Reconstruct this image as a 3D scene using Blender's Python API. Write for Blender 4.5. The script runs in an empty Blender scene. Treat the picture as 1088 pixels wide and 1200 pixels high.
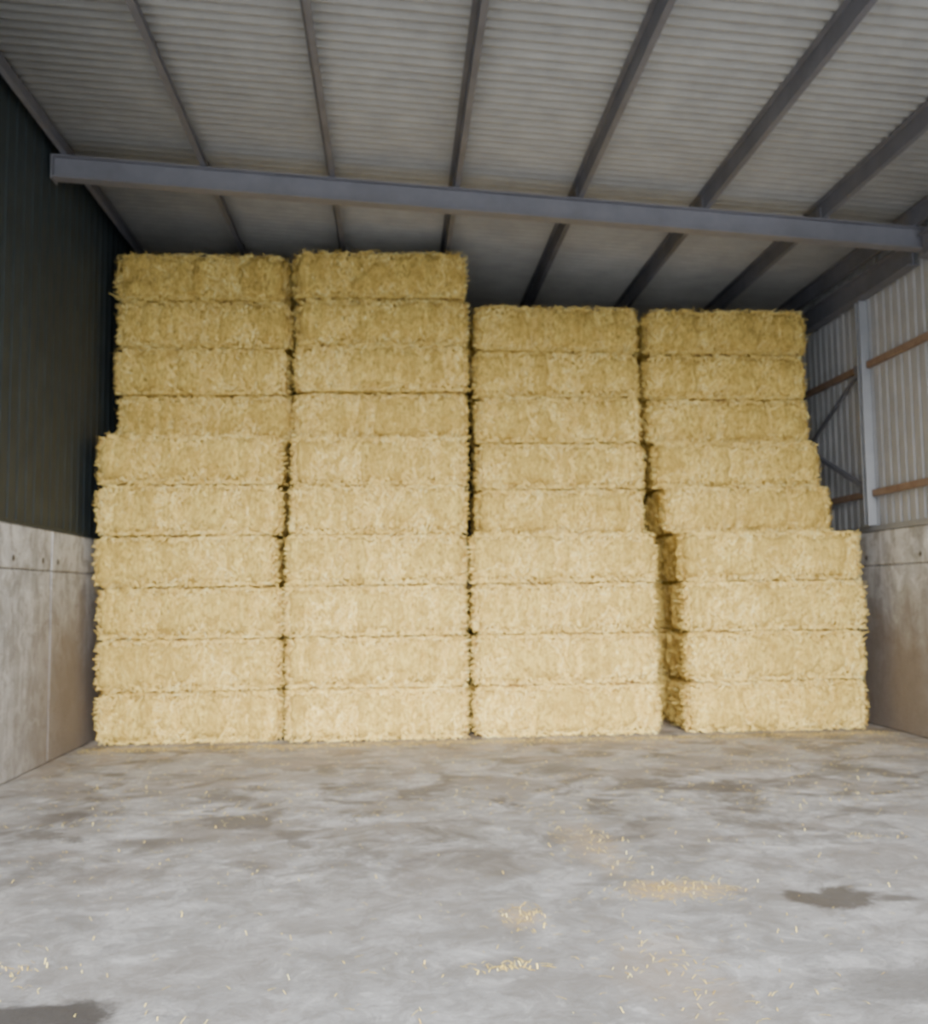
import bpy, math, random, bmesh
import numpy as np
from mathutils import Vector, Matrix, noise

random.seed(7); rng = np.random.default_rng(7)
scene = bpy.context.scene
COL = scene.collection

# ------------------------------------------------------------------ helpers
def link(ob, parent=None):
    COL.objects.link(ob)
    if parent: ob.parent = parent
    return ob

def mesh_obj(name, verts, faces, mats, parent=None, midx=None, smooth=False):
    me = bpy.data.meshes.new(name)
    me.from_pydata([tuple(v) for v in verts], [], [tuple(f) for f in faces])
    for m in (mats if isinstance(mats, list) else [mats]): me.materials.append(m)
    if midx is not None: me.polygons.foreach_set('material_index', list(midx))
    if smooth: me.polygons.foreach_set('use_smooth', [True]*len(me.polygons))
    me.update()
    return link(bpy.data.objects.new(name, me), parent)

class Geo:
    def __init__(s): s.v=[]; s.f=[]; s.m=[]
    def add(s, v, f, m=0):
        o=len(s.v); s.v+= [tuple(a) for a in v]; s.f+=[tuple(i+o for i in q) for q in f]; s.m+=[m]*len(f)
    def box(s, x0,x1,y0,y1,z0,z1,m=0):
        v=[(x,y,z) for z in (z0,z1) for y in (y0,y1) for x in (x0,x1)]
        s.add(v,[(0,2,3,1),(4,5,7,6),(0,1,5,4),(2,6,7,3),(0,4,6,2),(1,3,7,5)],m)
    def bbox(s, x0,x1,y0,y1,z0,z1,b=0.015,m=0):
        c=Vector(((x0+x1)/2,(y0+y1)/2,(z0+z1)/2)); h=((x1-x0)/2,(y1-y0)/2,(z1-z0)/2)
        v=[];ix={}
        for sx in (-1,1):
            for sy in (-1,1):
                for sz in (-1,1):
                    for a in range(3):
                        p=[sx*(h[0]-b),sy*(h[1]-b),sz*(h[2]-b)]
                        p[a]=(sx,sy,sz)[a]*h[a]
                        ix[(sx,sy,sz,a)]=len(v); v.append((c.x+p[0],c.y+p[1],c.z+p[2]))
        f=[]
        for a in range(3):
            o=[i for i in range(3) if i!=a]
            for sg in (-1,1):
                q=[]
                for (u,w) in ((-1,-1),(1,-1),(1,1),(-1,1)):
                    k=[0,0,0];k[a]=sg;k[o[0]]=u;k[o[1]]=w
                    q.append(ix[(*k,a)])
                f.append(q)
        for a in range(3):
            o=[i for i in range(3) if i!=a]
            for u in (-1,1):
                for w in (-1,1):
                    k0=[0,0,0];k0[a]=-1;k0[o[0]]=u;k0[o[1]]=w
                    k1=list(k0);k1[a]=1
                    f.append([ix[(*k0,o[0])],ix[(*k1,o[0])],ix[(*k1,o[1])],ix[(*k0,o[1])]])
        for sx in (-1,1):
            for sy in (-1,1):
                for sz in (-1,1):
                    f.append([ix[(sx,sy,sz,a)] for a in range(3)])
        s.add(v,f,m)
    def extrude(s, prof, p0, p1, up, m=0):
        p0=Vector(p0);p1=Vector(p1);d=(p1-p0).normalized()
        up=Vector(up);side=d.cross(up).normalized();up=side.cross(d).normalized()
        n=len(prof)
        v=[p+side*a+up*b for p in (p0,p1) for a,b in prof]
        f=[(i,(i+1)%n,n+(i+1)%n,n+i) for i in range(n)]
        f+= [tuple(range(n))[::-1], tuple(range(n,2*n))]
        s.add(v,f,m)
    def tube(s,pts,r,n=6,m=0):
        pts=[Vector(p) for p in pts]
        v=[]
        for i,p in enumerate(pts):
            d=(pts[min(i+1,len(pts)-1)]-pts[max(i-1,0)]).normalized()
            a=d.cross(Vector((0,0,1)) if abs(d.z)<.9 else Vector((1,0,0))).normalized();b=d.cross(a)
            for k in range(n):
                t=2*math.pi*k/n; v.append(p+a*math.cos(t)*r+b*math.sin(t)*r)
        f=[(i*n+k,i*n+(k+1)%n,(i+1)*n+(k+1)%n,(i+1)*n+k) for i in range(len(pts)-1) for k in range(n)]
        f+=[tuple(range(n))[::-1],tuple(range((len(pts)-1)*n,len(pts)*n))]
        s.add(v,f,m)
    def obj(s,name,mats,parent=None):
        o=mesh_obj(name,s.v,s.f,mats,parent,s.m)
        bm=bmesh.new();bm.from_mesh(o.data);bmesh.ops.recalc_face_normals(bm,faces=bm.faces);bm.to_mesh(o.data);bm.free()
        return o

def ibeam(w,h,t=.014,tw=.01):
    a=w/2;b=h/2
    return [(-a,-b),(a,-b),(a,-b+t),(tw,-b+t),(tw,b-t),(a,b-t),(a,b),(-a,b),(-a,b-t),(-tw,b-t),(-tw,-b+t),(-a,-b+t)]

# ------------------------------------------------------------------ node helper
class NT:
    def __init__(s,name):
        s.mat=bpy.data.materials.new(name); s.mat.use_nodes=True
        s.t=s.mat.node_tree; s.n=s.t.nodes; s.n.clear()
        s.out=s.n.new('ShaderNodeOutputMaterial')
        s.b=s.n.new('ShaderNodeBsdfPrincipled')
        s.t.links.new(s.b.outputs[0],s.out.inputs[0])
        s.tc=s.n.new('ShaderNodeTexCoord').outputs['Object']
        s.geo=s.n.new('ShaderNodeNewGeometry').outputs['Position']
    def L(s,a,b): s.t.links.new(a,b)
    def setv(s,inp,v):
        if hasattr(v,'links'): s.L(v,inp)
        else: inp.default_value=v
    def mapping(s,src,sc=(1,1,1),loc=(0,0,0)):
        m=s.n.new('ShaderNodeMapping'); s.L(src,m.inputs[0]); m.inputs['Scale'].default_value=sc; m.inputs['Location'].default_value=loc
        return m.outputs[0]
    def noise(s,src,scale,detail=4,rough=.55,dist=0):
        m=s.n.new('ShaderNodeTexNoise'); s.L(src,m.inputs['Vector'])
        m.inputs['Scale'].default_value=scale;m.inputs['Detail'].default_value=detail
        m.inputs['Roughness'].default_value=rough;m.inputs['Distortion'].default_value=dist
        return m.outputs[0]
    def ramp(s,src,pts):
        r=s.n.new('ShaderNodeValToRGB'); s.L(src,r.inputs[0]); e=r.color_ramp.elements
        while len(e)<len(pts): e.new(.5)
        for i,(p,c) in enumerate(pts):
            e[i].position=p; e[i].color=(c,c,c,1) if not hasattr(c,'__len__') else (*c,1)
        return r.outputs[0]
    def mix(s,f,a,b,mode='MIX'):
        m=s.n.new('ShaderNodeMix'); m.data_type='RGBA'; m.blend_type=mode
        s.setv(m.inputs[0],f)
        for i,v in ((6,a),(7,b)):
            if hasattr(v,'links'): s.L(v,m.inputs[i])
            else: m.inputs[i].default_value=(*v,1)
        return m.outputs[2]
    def math(s,op,a,b=0,c=None,clamp=False):
        m=s.n.new('ShaderNodeMath'); m.operation=op; m.use_clamp=clamp
        s.setv(m.inputs[0],a); s.setv(m.inputs[1],b)
        if c is not None: s.setv(m.inputs[2],c)
        return m.outputs[0]
    def sep(s,src):
        m=s.n.new('ShaderNodeSeparateXYZ'); s.L(src,m.inputs[0]); return m.outputs
    def smooth(s,src,a,b,lo=0,hi=1):
        m=s.n.new('ShaderNodeMapRange'); m.interpolation_type='SMOOTHSTEP'
        s.setv(m.inputs[0],src); m.inputs[1].default_value=a;m.inputs[2].default_value=b;m.inputs[3].default_value=lo;m.inputs[4].default_value=hi
        return m.outputs[0]
    def bump(s,h,strength=.3,dist=.02):
        m=s.n.new('ShaderNodeBump'); s.L(h,m.inputs['Height']); m.inputs['Strength'].default_value=strength;m.inputs['Distance'].default_value=dist
        s.L(m.outputs[0],s.b.inputs['Normal'])
    def color(s,c,rough=.8,metal=0):
        s.setv(s.b.inputs['Base Color'], c if hasattr(c,'links') else (*c,1))
        s.setv(s.b.inputs['Roughness'],rough); s.b.inputs['Metallic'].default_value=metal
        return s.mat

# ------------------------------------------------------------------ materials
def m_straw(name, fibre=False):
    t=NT(name)
    oi=t.n.new('ShaderNodeObjectInfo').outputs['Random']
    vadd=t.n.new('ShaderNodeVectorMath'); vadd.operation='ADD'
    cmb=t.n.new('ShaderNodeCombineXYZ'); t.L(t.math('MULTIPLY',oi,37),cmb.inputs[0]); t.L(t.math('MULTIPLY',oi,91),cmb.inputs[2])
    t.L(t.tc,vadd.inputs[0]); t.L(cmb.outputs[0],vadd.inputs[1]); P=vadd.outputs[0]
    blot=t.noise(t.mapping(P,(1.3,1,.8)),4.5,4,.62,.3)
    if fibre:
        rnd=t.n.new('ShaderNodeNewGeometry').outputs['Random Per Island']
        c=t.ramp(rnd,[(0,(.52,.34,.085)),(.2,(.88,.65,.18)),(.65,(1.0,.80,.255)),(1,(1.0,.92,.45))])
        c=t.mix(t.ramp(blot,[(.38,.45),(.58,0)]),c,(.68,.46,.11))
        c=t.mix(t.math('MULTIPLY',oi,.15),c,(.74,.52,.14))
        return t.color(c,.6)
    fine=t.noise(t.mapping(P,(1,1,.45)),26,5,.72,.4)
    slab=t.noise(t.mapping(P,(9,1.2,1.1)),1.0,3,.6,.3)
    c=t.ramp(fine,[(.34,(.30,.185,.045)),(.46,(.80,.57,.15)),(.58,(.99,.77,.23)),(.72,(1.0,.89,.37))])
    c=t.mix(t.ramp(slab,[(.38,.45),(.55,0)]),c,(.62,.42,.10))
    c=t.mix(t.ramp(blot,[(.38,.5),(.56,0)]),c,(.58,.38,.085))
    c=t.mix(t.math('MULTIPLY',oi,.15),c,(.68,.47,.12))
    t.bump(fine,1.0,.05)
    return t.color(c,.8)
M_STRAW=m_straw('straw_packed'); M_FIB=m_straw('straw_fibre',True)
t=NT('baler_twine'); M_TWINE=t.color((.35,.16,.07),.6)

def m_concrete_wall():
    t=NT('concrete_panel'); P=t.geo; z=t.sep(P)[2]
    n1=t.noise(P,1.3,5,.65); n2=t.noise(t.mapping(P,(1,2.2,.5)),2.0,6,.68,.8); n3=t.noise(P,40,3); n4=t.noise(P,4,6,.72,.6)
    c=t.ramp(n1,[(.38,(.50,.52,.555)),(.62,(.74,.76,.80))])
    c=t.mix(t.ramp(n2,[(.47,0),(.58,.6)]),c,(.31,.31,.315))
    c=t.mix(t.ramp(n4,[(.51,0),(.59,.55)]),c,(.26,.25,.245))
    c=t.mix(t.ramp(n4,[(.38,.6),(.46,0)]),c,(.86,.89,.93))
    h=t.math('ADD',z,t.math('MULTIPLY',n2,-2.6))
    c=t.mix(t.smooth(h,-1.1,.8,.45,0),c,(.28,.25,.225))
    y=t.sep(P)[1]
    muck=t.math('MULTIPLY',t.smooth(y,10.4,12.4),t.smooth(t.math('ADD',z,t.math('MULTIPLY',n1,-2.4)),-.4,1.5,.9,0))
    c=t.mix(muck,c,(.19,.15,.12))
    c=t.mix(t.ramp(n3,[(.4,.22),(.6,0)]),c,(.3,.29,.28))
    t.bump(t.math('ADD',n3,n4),.35,.012)
    return t.color(c,.9)
M_CONC=m_concrete_wall()

def m_floor():
    t=NT('concrete_floor'); P=t.geo; xyz=t.sep(P); X,Y=xyz[0],xyz[1]
    big=t.noise(P,.45,4,.6,.3); med=t.noise(P,2.2,6,.65,.4); fine=t.noise(P,28,4,.7)
    mot=t.noise(t.mapping(P,(1,1,1),(3,9,0)),4.0,6,.75,.9)
    streak=t.noise(t.mapping(P,(.7,.9,1)),1.3,6,.66,.7)
    sc=t.noise(t.mapping(P,(.9,.9,1),(4,1,0)),1.7,5,.66,.6)
    c=t.ramp(med,[(.37,(.28,.285,.295)),(.61,(.47,.475,.49))])
    c=t.mix(t.ramp(big,[(.40,.5),(.58,0)]),c,(.28,.275,.27))
    c=t.mix(t.ramp(mot,[(.49,0),(.59,.55)]),c,(.21,.20,.19))
    c=t.mix(t.ramp(mot,[(.36,.55),(.45,0)]),c,(.62,.625,.64))
    far=t.smooth(Y,5.0,9.0)
    c=t.mix(t.math('MULTIPLY',t.ramp(streak,[(.46,0),(.58,.75)]),t.math('MULTIPLY_ADD',far,.6,.4)),c,(.20,.18,.165))
    c=t.mix(t.math('MULTIPLY',t.ramp(sc,[(.51,0),(.60,.8)]),t.math('MULTIPLY_ADD',far,.9,.1)),c,(.10,.09,.08))
    c=t.mix(t.ramp(fine,[(.3,.3),(.55,0)]),c,(.22,.215,.21))
    d=t.math('MULTIPLY',t.smooth(Y,8.5,13.0),t.ramp(med,[(.38,0),(.62,.45)]))
    c=t.mix(d,c,(.46,.36,.25))
    def patch(cx,cy,rx,ry,col,amt,edge=.5):
        nonlocal c
        dx=t.math('DIVIDE',t.math('SUBTRACT',X,cx),rx); dy=t.math('DIVIDE',t.math('SUBTRACT',Y,cy),ry)
        r=t.math('SQRT',t.math('ADD',t.math('MULTIPLY',dx,dx),t.math('MULTIPLY',dy,dy)))
        r=t.math('ADD',r,t.math('MULTIPLY',t.math('SUBTRACT',med,.5),2.6))
        c=t.mix(t.smooth(r,1-edge,1+edge*.4,amt,0),c,col)
    patch(2.70,6.0,.30,.24,(.09,.08,.07),.92,.35)
    patch(3.0,5.93,.18,.08,(.10,.09,.08),.8,.5)
    patch(-1.60,4.66,.40,.22,(.055,.05,.048),.92,.35)
    patch(2.45,4.7,.55,.3,(.15,.145,.14),.7,.6)
    patch(1.75,6.25,.35,.20,(.58,.43,.26),.6,.7)
    patch(.73,5.85,.12,.22,(.58,.43,.26),.55,.7)
    patch(1.45,7.5,.22,.7,(.48,.37,.25),.45,.8)
    patch(1.35,4.95,.3,.7,(.42,.34,.27),.4,.9)
    patch(-2.8,8.9,.45,.34,(.10,.09,.085),.75,.8)
    patch(-1.7,9.4,.35,.30,(.10,.09,.085),.65,.8)
    patch(-1.9,7.9,.5,.20,(.12,.11,.10),.65,.8)
    patch(-.4,9.9,.35,.4,(.11,.10,.09),.65,.8)
    patch(3.1,9.4,.8,.32,(.09,.08,.075),.8,.7)
    patch(1.7,10.6,.5,.4,(.12,.11,.10),.65,.8)
    patch(4.7,10.0,.6,.4,(.11,.10,.09),.65,.8)
    patch(3.9,8.3,.4,.2,(.13,.12,.11),.5,.8)
    t.bump(t.math('ADD',fine,t.math('MULTIPLY',med,2)),.35,.012)
    return t.color(c,t.ramp(med,[(.3,.6),(.7,.85)]))
M_FLOOR=m_floor()

def m_sheet(name,a,b,rough=.6,transl=0,bias=3):
    t=NT(name); n=t.noise(t.geo,bias,5,.6); n2=t.noise(t.geo,.5,3,.5)
    c=t.ramp(n,[(.3,a),(.7,b)])
    c=t.mix(t.ramp(n2,[(.4,.25),(.6,0)]),c,tuple(v*.65 for v in a))
    m=t.color(c,rough)
    if transl:
        tr=t.n.new('ShaderNodeBsdfTranslucent'); tr.inputs[0].default_value=(.75,.77,.78,1)
        mx=t.n.new('ShaderNodeMixShader'); mx.inputs[0].default_value=transl
        t.L(t.b.outputs[0],mx.inputs[1]);t.L(tr.outputs[0],mx.inputs[2]);t.L(mx.outputs[0],t.out.inputs[0])
    return m
M_ROOF=m_sheet('fibre_cement_roof',(.33,.335,.335),(.415,.42,.415),.85)
M_GREEN=m_sheet('dark_green_cladding',(.022,.034,.042),(.036,.052,.062),.65)
M_RWALL=m_sheet('grey_cladding',(.34,.35,.37),(.42,.43,.45),.6,.06)
M_STEEL=m_sheet('galvanised_steel',(.18,.185,.22),(.24,.245,.285),.55)
M_PURL=m_sheet('purlin_steel',(.13,.137,.17),(.18,.187,.225),.6)
M_LSTEEL=m_sheet('pale_steel',(.25,.265,.29),(.32,.335,.365),.5)
M_RUST=m_sheet('rusty_rail',(.20,.125,.09),(.30,.22,.17),.8,0,9)
M_BOLT=m_sheet('bolt_dark',(.07,.065,.06),(.1,.09,.08),.6)
M_YARD=m_sheet('yard_concrete',(.4,.4,.39),(.5,.5,.48),.9)

# ------------------------------------------------------------------ building dims
XL,XR=-4.0,6.62
Y0,Y1=0.5,18.5
CT=2.68
def ztop(x): return 7.075-.069*(x+3.92)
PD=.20

g=Geo(); g.box(XL-.2,XR+.2,Y0,Y1+.2,-.2,0); fl=g.obj('floor',M_FLOOR)
g=Geo(); g.box(-30,30,-40,Y0-.01,-.22,-.02); g.obj('yard_ground',M_YARD)

def concrete(name,xin,sgn):
    g=Geo(); x0,x1=(xin-.16,xin) if sgn<0 else (xin,xin+.16)
    ys=[Y0,5.75,11.75,Y1]
    for a,b in zip(ys[:-1],ys[1:]):
        for z0,z1 in ((0,2.2),(2.2,CT)):
            g.bbox(x0,x1,a+.012,b-.012,z0+.002,z1-.008,.016)
    for yy in [c+o for c in ys[1:3] for o in (-.28,.22)]+[9.9,10.6,13.4]:
        c=xin+(.004 if sgn<0 else -.004)
        ring=[(c,yy+.035*math.cos(k*math.pi/5),2.31+.035*math.sin(k*math.pi/5)) for k in range(10)]
        g.add(ring+[(xin,r[1],r[2]) for r in ring],[tuple(range(10))]+[(k,(k+1)%10,10+(k+1)%10,10+k) for k in range(10)],1)
    g.box(x0+.03,x1-.03,Y0+.02,Y1-.02,.01,CT-.02,1)
    return g.obj(name,[M_CONC,M_BOLT])
wl=concrete('wall_left',XL,-1); wr=concrete('wall_right',XR,1)
g=Geo()
for a,b in ((XL-.16,-.5),(-.5,3.1),(3.1,XR+.16)):
    g.bbox(a+.008,b-.008,Y1,Y1+.16,.002,CT-.005,.012)
wb=g.obj('wall_back',[M_CONC])

def ribbed_wall(name,x,sgn,y0,y1,z0,zt,mat,parent,pitch=.25,dep=.03):
    v=[];f=[]
    y=y0; pts=[]
    while y<y1:
        pts+= [(y,0),(y+pitch*.62,0),(y+pitch*.72,dep),(y+pitch*.9,dep)]; y+=pitch
    pts.append((y1,0)); pts=[p for p in pts if p[0]<=y1]
    for yy,d in pts:
        v+=[(x+sgn*d,yy,z0),(x+sgn*d,yy,zt)]
    f=[(2*i,2*i+2,2*i+3,2*i+1) for i in range(len(pts)-1)]
    o=mesh_obj(name,v,f,mat,parent)
    m=o.modifiers.new('thick','SOLIDIFY'); m.thickness=.004
    return o
ribbed_wall('cladding',XL-.03,-1,Y0,Y1,CT-.06,ztop(XL)+PD+.05,M_GREEN,wl,.25,.012)
ribbed_wall('cladding_sheets',XR+.05,1,Y0,Y1,CT-.05,ztop(XR)+PD+.05,M_RWALL,wr,.2,.02)
g=Geo()
x=XL-.1
while x<XR+.1:
    x2=min(x+.25,XR+.15)
    g.box(x,x2-.03,Y1+.05,Y1+.06,CT-.05,ztop(x2)+PD-.01); g.box(x2-.03,x2,Y1+.08,Y1+.09,CT-.05,ztop(x2)+PD-.01)
    g.box(x2-.035,x2-.03,Y1+.05,Y1+.09,CT-.05,ztop(x2)+PD-.01); g.box(x2-.003,x2+.002,Y1+.05,Y1+.09,CT-.05,ztop(x2)+PD-.01)
    x=x2
g.obj('cladding_back',M_GREEN,wb)
g=Geo(); g.box(XL-.02,XL+.012,Y0,Y1,CT-.005,CT+.03); g.obj('sill_flashing',M_GREEN,wl)
g=Geo(); g.box(XR-.015,XR+.05,Y0,Y1,CT-.005,CT+.07); g.obj('sill_flashing_pale',M_LSTEEL,wr)

# roof sheets
pitch=.146; n=8; amp=.024
ny=int((Y1+.3-Y0+.3)/pitch*n)
ys=[Y0-.3+i*pitch/n for i in range(ny+1)]
xs=[XL-.25,-1,1.5,4,XR+.25]
v=[(x,y,ztop(x)+PD+amp+.004+amp*math.cos(2*math.pi*y/pitch)) for y in ys for x in xs]
k=len(xs); f=[(i*k+j,i*k+j+1,(i+1)*k+j+1,(i+1)*k+j) for i in range(ny) for j in range(k-1)]
ceil=mesh_obj('ceiling',v,f,M_ROOF,smooth=True)
m=ceil.modifiers.new('thick','SOLIDIFY'); m.thickness=.007; m.offset=1

def zsec(w=.062,h=PD,t=.010):
    b=h/2
    return [(-.0,-b),(w,-b),(w,-b+t),(t,-b+t),(t,b),(-w+t,b),(-w+t,b-t),(0,b-t)]
PX=[-2.27,-.75,.74,2.24,3.80,5.28]
pur=bpy.data.objects.new('roof_purlins',None); link(pur,ceil)
for i,px in enumerate([-3.88]+PX+[6.44]):
    g=Geo(); zc=ztop(px)+PD/2
    g.extrude(zsec(),(px,Y0-.2,zc),(px,Y1,zc),(0,0,1))
    g.obj('purlin_%d'%(i+1),M_PURL,pur)

H=.27
def frame(y):
    root=bpy.data.objects.new('steel_portal_frame',None); link(root,ceil)
    g=Geo()
    a=(XL+.0,y,ztop(XL)-H/2-.002); b=(XR+.0,y,ztop(XR)-H/2-.002)
    g.extrude(ibeam(.17,H),a,b,(0,0,1))
    g.box(XL+.002,XL+.02,y-.1,y+.1,ztop(XL)-H-.03,ztop(XL)-.01)
    g.box(XR-.03,XR-.01,y-.1,y+.1,ztop(XR)-H-.02,ztop(XR)-.01)
    for px in PX:
        g.box(px-.10,px-.004,y-.05,y+.05,ztop(px)-.004,ztop(px)+.006)
        g.box(px-.014,px-.003,y-.06,y+.06,ztop(px),ztop(px)+.15)
    g.obj('rafter',M_STEEL,root)
for y in (4.6,11.5): frame(y)

EZ=6.08
g=Geo(); g.extrude(ibeam(.16,.30),(XR-.09,Y0,EZ),(XR-.09,11.38,EZ),(0,0,1)); g.extrude(ibeam(.16,.30),(XR-.09,11.62,EZ),(XR-.09,Y1-.1,EZ),(0,0,1)); g.obj('eaves_beam',M_PURL,wr)
g=Geo()
PY=13.16
for yy in (PY,17.25):
    g.extrude(ibeam(.13,.12),(XR-.03,yy,CT+.07),(XR-.03,yy,EZ-.16),(0,1,0)); g.box(XR-.12,XR+.05,yy-.11,yy+.11,CT+.07,CT+.085)
g.obj('wind_posts',M_LSTEEL,wr)
for z in (5.0,3.2):
    g=Geo()
    for a,b in ((Y0,PY-.08),(PY+.08,Y1-.05)):
        g.extrude([(-.045,-.03),(.045,-.03),(.045,.03),(.035,.03),(.035,-.02),(-.035,-.02),(-.035,.03),(-.045,.03)],(XR+.0,a,z),(XR+.0,b,z),(1,0,0))
    g.obj('side_rail',M_RUST,wr)
for i,(a,b) in enumerate((((XR-.03,PY+.08,4.95),(XR-.03,17.2,3.15)),((XR-.06,PY+.08,3.3),(XR-.06,17.2,5.0)))):
    g=Geo(); g.extrude([(-.03,-.03),(.03,-.03),(.03,-.022),(-.022,-.022),(-.022,.03),(-.03,.03)],a,b,(1,0,0))
    g.box(XR-.07,XR-.02,PY+.07,PY+.21,a[2]-.09,a[2]+.09); g.obj('brace_%d'%(i+1),M_PURL,wr)

# ------------------------------------------------------------------ straw bales
def bale_mesh(seed,L=2.4,D=1.2,Hh=.668):
    r=random.Random(seed)
    hx,hy,hz=L/2,D/2,Hh/2
    nx,ny_,nz=64,26,22
    def edge_in(x,z):
        """how far the long face falls back towards its ends / top / bottom"""
        ex=max(0,(abs(x)-(hx-.18))/.18); ez=max(0,(abs(z)-(hz-.16))/.16)
        return .15*ex**2+.075*ez**2
    idx={}; V=[]; F=[]
    def vid(i,j,k):
        key=(i,j,k)
        if key not in idx:
            idx[key]=len(V); V.append((-hx+2*hx*i/nx,-hy+2*hy*j/ny_,-hz+2*hz*k/nz))
        return idx[key]
    for i in range(nx):
        for k in range(nz):
            F.append((vid(i,0,k),vid(i+1,0,k),vid(i+1,0,k+1),vid(i,0,k+1)))
            F.append((vid(i,ny_,k),vid(i,ny_,k+1),vid(i+1,ny_,k+1),vid(i+1,ny_,k)))
        for j in range(ny_):
            F.append((vid(i,j,0),vid(i,j+1,0),vid(i+1,j+1,0),vid(i+1,j,0)))
            F.append((vid(i,j,nz),vid(i+1,j,nz),vid(i+1,j+1,nz),vid(i,j+1,nz)))
    for j in range(ny_):
        for k in range(nz):
            F.append((vid(0,j,k),vid(0,j,k+1),vid(0,j+1,k+1),vid(0,j+1,k)))
            F.append((vid(nx,j,k),vid(nx,j+1,k),vid(nx,j+1,k+1),vid(nx,j,k+1)))
    flake=[]; x=-hx
    while x<hx: x+=r.uniform(.07,.16); flake.append((x,r.uniform(-.026,.026)))
    fx=np.array([a for a,_ in flake]); fo=[b for _,b in flake]
    off=Vector((seed*13.1,seed*7.7,seed*3.3))
    R=.12; out=[]
    for (x,y,z) in V:
        ix=max(-hx+R,min(hx-R,x)); iy=max(-hy+R,min(hy-R,y)); iz=max(-hz+R,min(hz-R,z))
        d=Vector((x-ix,y-iy,z-iz))
        if d.length<1e-6: nrm=Vector((0,0,1)); p=Vector((x,y,z))
        else: nrm=d.normalized(); p=Vector((ix,iy,iz))+nrm*R
        k=min(int(np.searchsorted(fx,x)),len(fo)-1)
        q=Vector((x,y,z))
        dsp=.055*noise.noise(q*2.4+off)+.042*noise.noise(q*8+off)+.026*noise.noise(Vector((x*30,y*14,z*14))+off)
        side=max(abs(nrm.y),0)
        dsp+=fo[k]*side
        dsp+=.045*side*(1-(z/hz)**2)
        if abs(nrm.z)>.6: dsp=min(dsp*.5,0)
        if abs(nrm.x)>.6: dsp-=.015
        if abs(nrm.y)>.6: dsp-=.035
        if abs(nrm.y)<.5:
            for s in (-.45,-.15,.15,.45):
                dsp-=.018*math.exp(-((y-s)/.03)**2)
        pp=p+nrm*dsp
        fr=max(0,(abs(y)-hy*.45)/(hy*.55))
        pp.y-=math.copysign(edge_in(x,z)*fr,y)
        out.append(pp)
    nb=len(F)
    fv=[];ff=[]
    def blade(c,d,nn,l,w,lift):
        s=d.cross(nn).normalized()*w/2
        a=c-d*l/2+nn*.002; m_=c+nn*(lift*.5+.004); b=c+d*l/2+nn*lift
        o=len(fv); fv.extend((a-s,a+s,m_+s,m_-s,b+s,b-s)); ff.append((o,o+1,o+2,o+3)); ff.append((o+3,o+2,o+4,o+5))
    def fib(face,n_):
        for _ in range(n_):
            u,w=r.uniform(-1,1),r.uniform(-1,1)
            if face=='f': c=Vector((u*hx*.97,-hy+.018,w*hz*.88)); c.y+=edge_in(c.x,c.z)+.02*abs(w)**3; nn=Vector((0,-1,0)); t1=Vector((1,0,0));t2=Vector((0,0,1))
            if face=='b': c=Vector((u*hx*.97,hy-.018,w*hz*.9)); c.y-=edge_in(c.x,c.z); nn=Vector((0,1,0)); t1=Vector((1,0,0));t2=Vector((0,0,1))
            if face=='l': c=Vector((-hx+.025,u*hy*.86,w*hz*.9)); nn=Vector((-1,0,0)); t1=Vector((0,1,0));t2=Vector((0,0,1))
            if face=='r': c=Vector((hx-.025,u*hy*.86,w*hz*.9)); nn=Vector((1,0,0)); t1=Vector((0,1,0));t2=Vector((0,0,1))
            if face=='t': c=Vector((u*hx*.95,w*hy*.93,hz-.004)); nn=Vector((0,0,1)); t1=Vector((1,0,0));t2=Vector((0,1,0))
            a=r.gauss(math.pi/2,.8); d=t1*math.cos(a)+t2*math.sin(a)
            l=r.uniform(.04,.16)
            lift=abs(r.gauss(0,.022))
            if r.random()<.10: lift=r.uniform(.03,.10)
            if face!='t':
                m_=abs((c+d*l/2).z)
                if m_>hz-.01: l*=.35
            else: lift=min(lift,.014)
            blade(c,d,nn,l,r.uniform(.005,.012),lift)
    fib('f',1350); fib('b',500); fib('l',600); fib('r',600); fib('t',500)
    for _ in range(180):
        s=r.choice((-1,1)); c=Vector((r.uniform(-hx,hx)*.95,-hy+r.uniform(.04,.10),s*(hz-r.uniform(.01,.05))))
        c.y+=edge_in(c.x,0)
        d=Vector((r.gauss(0,1.3),-.25,r.gauss(-.3,.5))).normalized()
        blade(c,d,Vector((0,-1,0)),r.uniform(.06,.18),.009,r.uniform(.0,.05))
    for _ in range(210):
        s=r.choice((-1,1)); c=Vector((s*(hx-.05),-hy+r.uniform(0.14,.34),r.uniform(-hz,hz)*.85))
        d=Vector((s*r.uniform(.2,1),-.3,r.gauss(-.2,.6))).normalized()
        blade(c,d,Vector((0,-1,0)),r.uniform(.07,.22),.009,r.uniform(0,.03))
    # nothing may poke far past the stacking planes
    for p_ in fv: p_.z=max(-hz,min(hz+.03,p_.z))
    base=len(out)
    allv=[tuple(p) for p in out]+[tuple(p) for p in fv]
    allf=F+[tuple(i+base for i in q) for q in ff]
    mi=[0]*nb+[1]*len(ff)
    g=Geo()
    for s in (-.45,-.15,.15,.45):
        g.tube([(-hx+.1,s,hz-.012),(hx-.1,s,hz-.012),(hx-.03,s,hz-.07),(hx-.03,s,-hz+.07),(hx-.1,s,-hz+.012),(-hx+.1,s,-hz+.012),(-hx+.03,s,-hz+.07),(-hx+.03,s,hz-.07),(-hx+.1,s,hz-.012)],.004,5)
    b2=len(allv); allv+=g.v; allf+=[tuple(i+b2 for i in q) for q in g.f]; mi+=[2]*len(g.f)
    me=bpy.data.meshes.new('straw_bale_mesh_%d'%seed)
    me.from_pydata(allv,[],allf)
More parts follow.
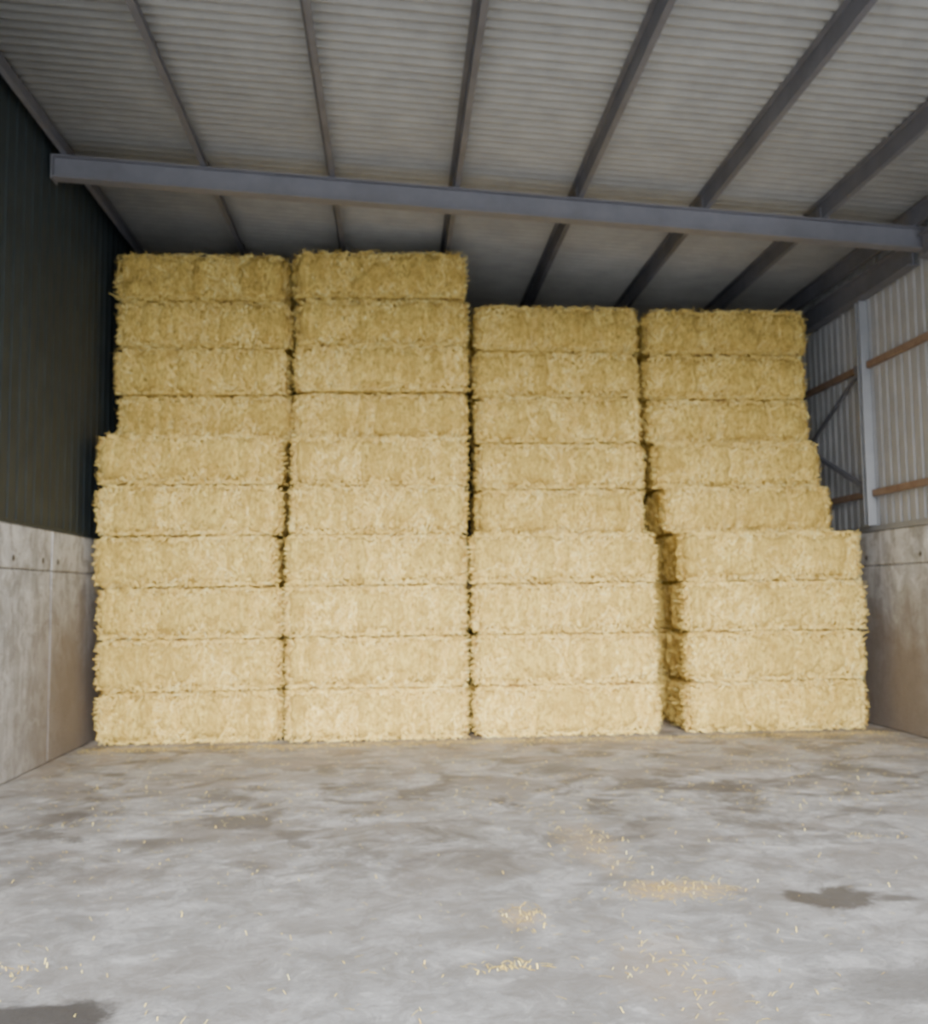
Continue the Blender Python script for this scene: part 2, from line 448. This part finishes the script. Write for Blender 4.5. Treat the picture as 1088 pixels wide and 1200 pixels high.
    for m_ in (M_STRAW,M_FIB,M_TWINE): me.materials.append(m_)
    me.polygons.foreach_set('material_index',mi)
    me.polygons.foreach_set('use_smooth',[True]*nb+[False]*(len(mi)-nb)); me.update()
    return me
MESH=[bale_mesh(s) for s in range(1,13)]
RH=.668
cnt=0
def bale(xc,yf,row,L=2.4):
    global cnt
    r=random.Random(cnt*31+5); cnt+=1
    o=bpy.data.objects.new('straw_bale',MESH[r.randrange(len(MESH))])
    o.location=(xc+r.gauss(0,.014),yf+.6+r.gauss(0,.03),row*RH+.668/2+.002)
    o.rotation_euler=(0,0,math.radians(r.gauss(0,.8)))
    o.scale=(L/2.4*r.uniform(.99,1.008),1,1)
    link(o); return o
for rw in range(6): bale(-2.67+(-.03 if rw in (3,4) else 0),12.88+(.05 if rw<1 else 0),rw,2.35)
for rw in range(4): bale(-.25,12.90,rw,2.36)
for rw in (4,5): bale(-.21,13.04,rw,2.37)
for rw in range(4): bale(2.26+(.02 if rw<2 else 0),12.88,rw,2.45)
for rw in range(4): bale(5.10,12.88,rw,2.48)
for rw in range(6,10): bale(-2.68+(.04 if rw==6 else 0),13.64,rw,2.40)
bale(-.17,13.5,6,2.38)
for rw in (7,8,9): bale(-.17,13.40,rw,2.40)
for rw in range(4,9): bale(2.36,13.72,rw,2.39)
for rw,yy,xx in ((4,13.40,4.98),(5,13.62,4.92),(6,13.86,4.90),(7,13.9,4.90),(8,13.86,4.91)): bale(xx,yy,rw,2.41)
for xx,L,n_ in ((-2.66,2.36,6),(-.17,2.36,6),(2.33,2.38,4),(4.88,2.4,4)):
    for rw in range(n_): bale(xx,14.50 if n_==6 else 14.3,rw,L)

# ------------------------------------------------------------------ loose straw on floor
fv=[];ff=[]
def fl_blade(x,y,a,l,w):
    dx,dy=math.cos(a)*l/2,math.sin(a)*l/2; sx,sy=-math.sin(a)*w/2,math.cos(a)*w/2
    z=.002+random.random()*.004; h=random.random()**3*.02
    o=len(fv)
    fv.extend([(x-dx-sx,y-dy-sy,z),(x-dx+sx,y-dy+sy,z),(x+sx,y+sy,z+h+.002),(x-sx,y-sy,z+h+.002),(x+dx+sx,y+dy+sy,z+h*.5),(x+dx-sx,y+dy-sy,z+h*.5)])
    ff.extend([(o,o+1,o+2,o+3),(o+3,o+2,o+4,o+5)])
def scat(n_,cx,cy,sx,sy,l0=.03,l1=.1,uni=False,w=(.003,.006)):
    for _ in range(n_):
        x=random.uniform(cx-sx,cx+sx) if uni else random.gauss(cx,sx)
        y=random.uniform(cy-sy,cy+sy) if uni else random.gauss(cy,sy)
        if x<XL+.1 or x>XR-.1: continue
        if y>12.72: y=12.72-abs(random.gauss(0,.08))
        fl_blade(x,y,random.uniform(0,math.pi),random.uniform(l0,l1),random.uniform(*w))
for _ in range(2600):
    scat(1,random.uniform(XL+.1,XR-.15),12.72-abs(random.gauss(0,.2)),0,0,.03,.12)
scat(1500,1.3,10.6,5,2.2,uni=True)
scat(900,1.2,6.5,4,3,.015,.06,uni=True,w=(.002,.005))
scat(190,1.77,6.25,.2,.12,.02,.08); scat(70,.73,5.85,.07,.13,.02,.07); scat(120,1.45,7.5,.15,.45,.02,.07)
scat(40,.6,5.08,.14,.04,.03,.08,w=(.004,.008)); scat(80,1.4,4.95,.2,.4,.02,.07); scat(250,4.4,11.5,1.0,.5); scat(30,-2.0,5.3,.2,.05,.02,.07)
scat(25,3.6,7.4,.15,.05,.02,.08)
mesh_obj('scattered_straw',fv,ff,M_FIB)

# ------------------------------------------------------------------ light
w=bpy.data.worlds.new('overcast_sky'); scene.world=w; w.use_nodes=True
nt=w.node_tree; bg=nt.nodes['Background']
bg.inputs[0].default_value=(.93,.96,1.0,1); bg.inputs[1].default_value=4.7
sd=bpy.data.lights.new('soft_daylight','SUN'); sd.energy=9.2; sd.angle=math.radians(34); sd.color=(1,.965,.91)
so=bpy.data.objects.new('soft_daylight',sd); link(so)
el=math.radians(20); az=math.radians(0)
dirv=Vector((math.sin(az)*math.cos(el),math.cos(az)*math.cos(el),-math.sin(el)))
so.rotation_euler=dirv.to_track_quat('-Z','Y').to_euler(); so.location=(0,-5,6)

# ------------------------------------------------------------------ camera
cd=bpy.data.cameras.new('camera'); cam=bpy.data.objects.new('camera',cd); link(cam)
cd.sensor_fit='VERTICAL'; cd.sensor_height=36; cd.lens=1150/1200*36; cd.clip_end=200
cd.dof.use_dof=True; cd.dof.focus_distance=1.7; cd.dof.aperture_fstop=5.8
M=Matrix.Translation((0,0,1.87))@Matrix.Rotation(math.radians(-4.03),4,'Z')@Matrix.Rotation(math.radians(90+4.80),4,'X')@Matrix.Rotation(math.radians(-.7),4,'Z')
cam.matrix_world=M
scene.camera=cam
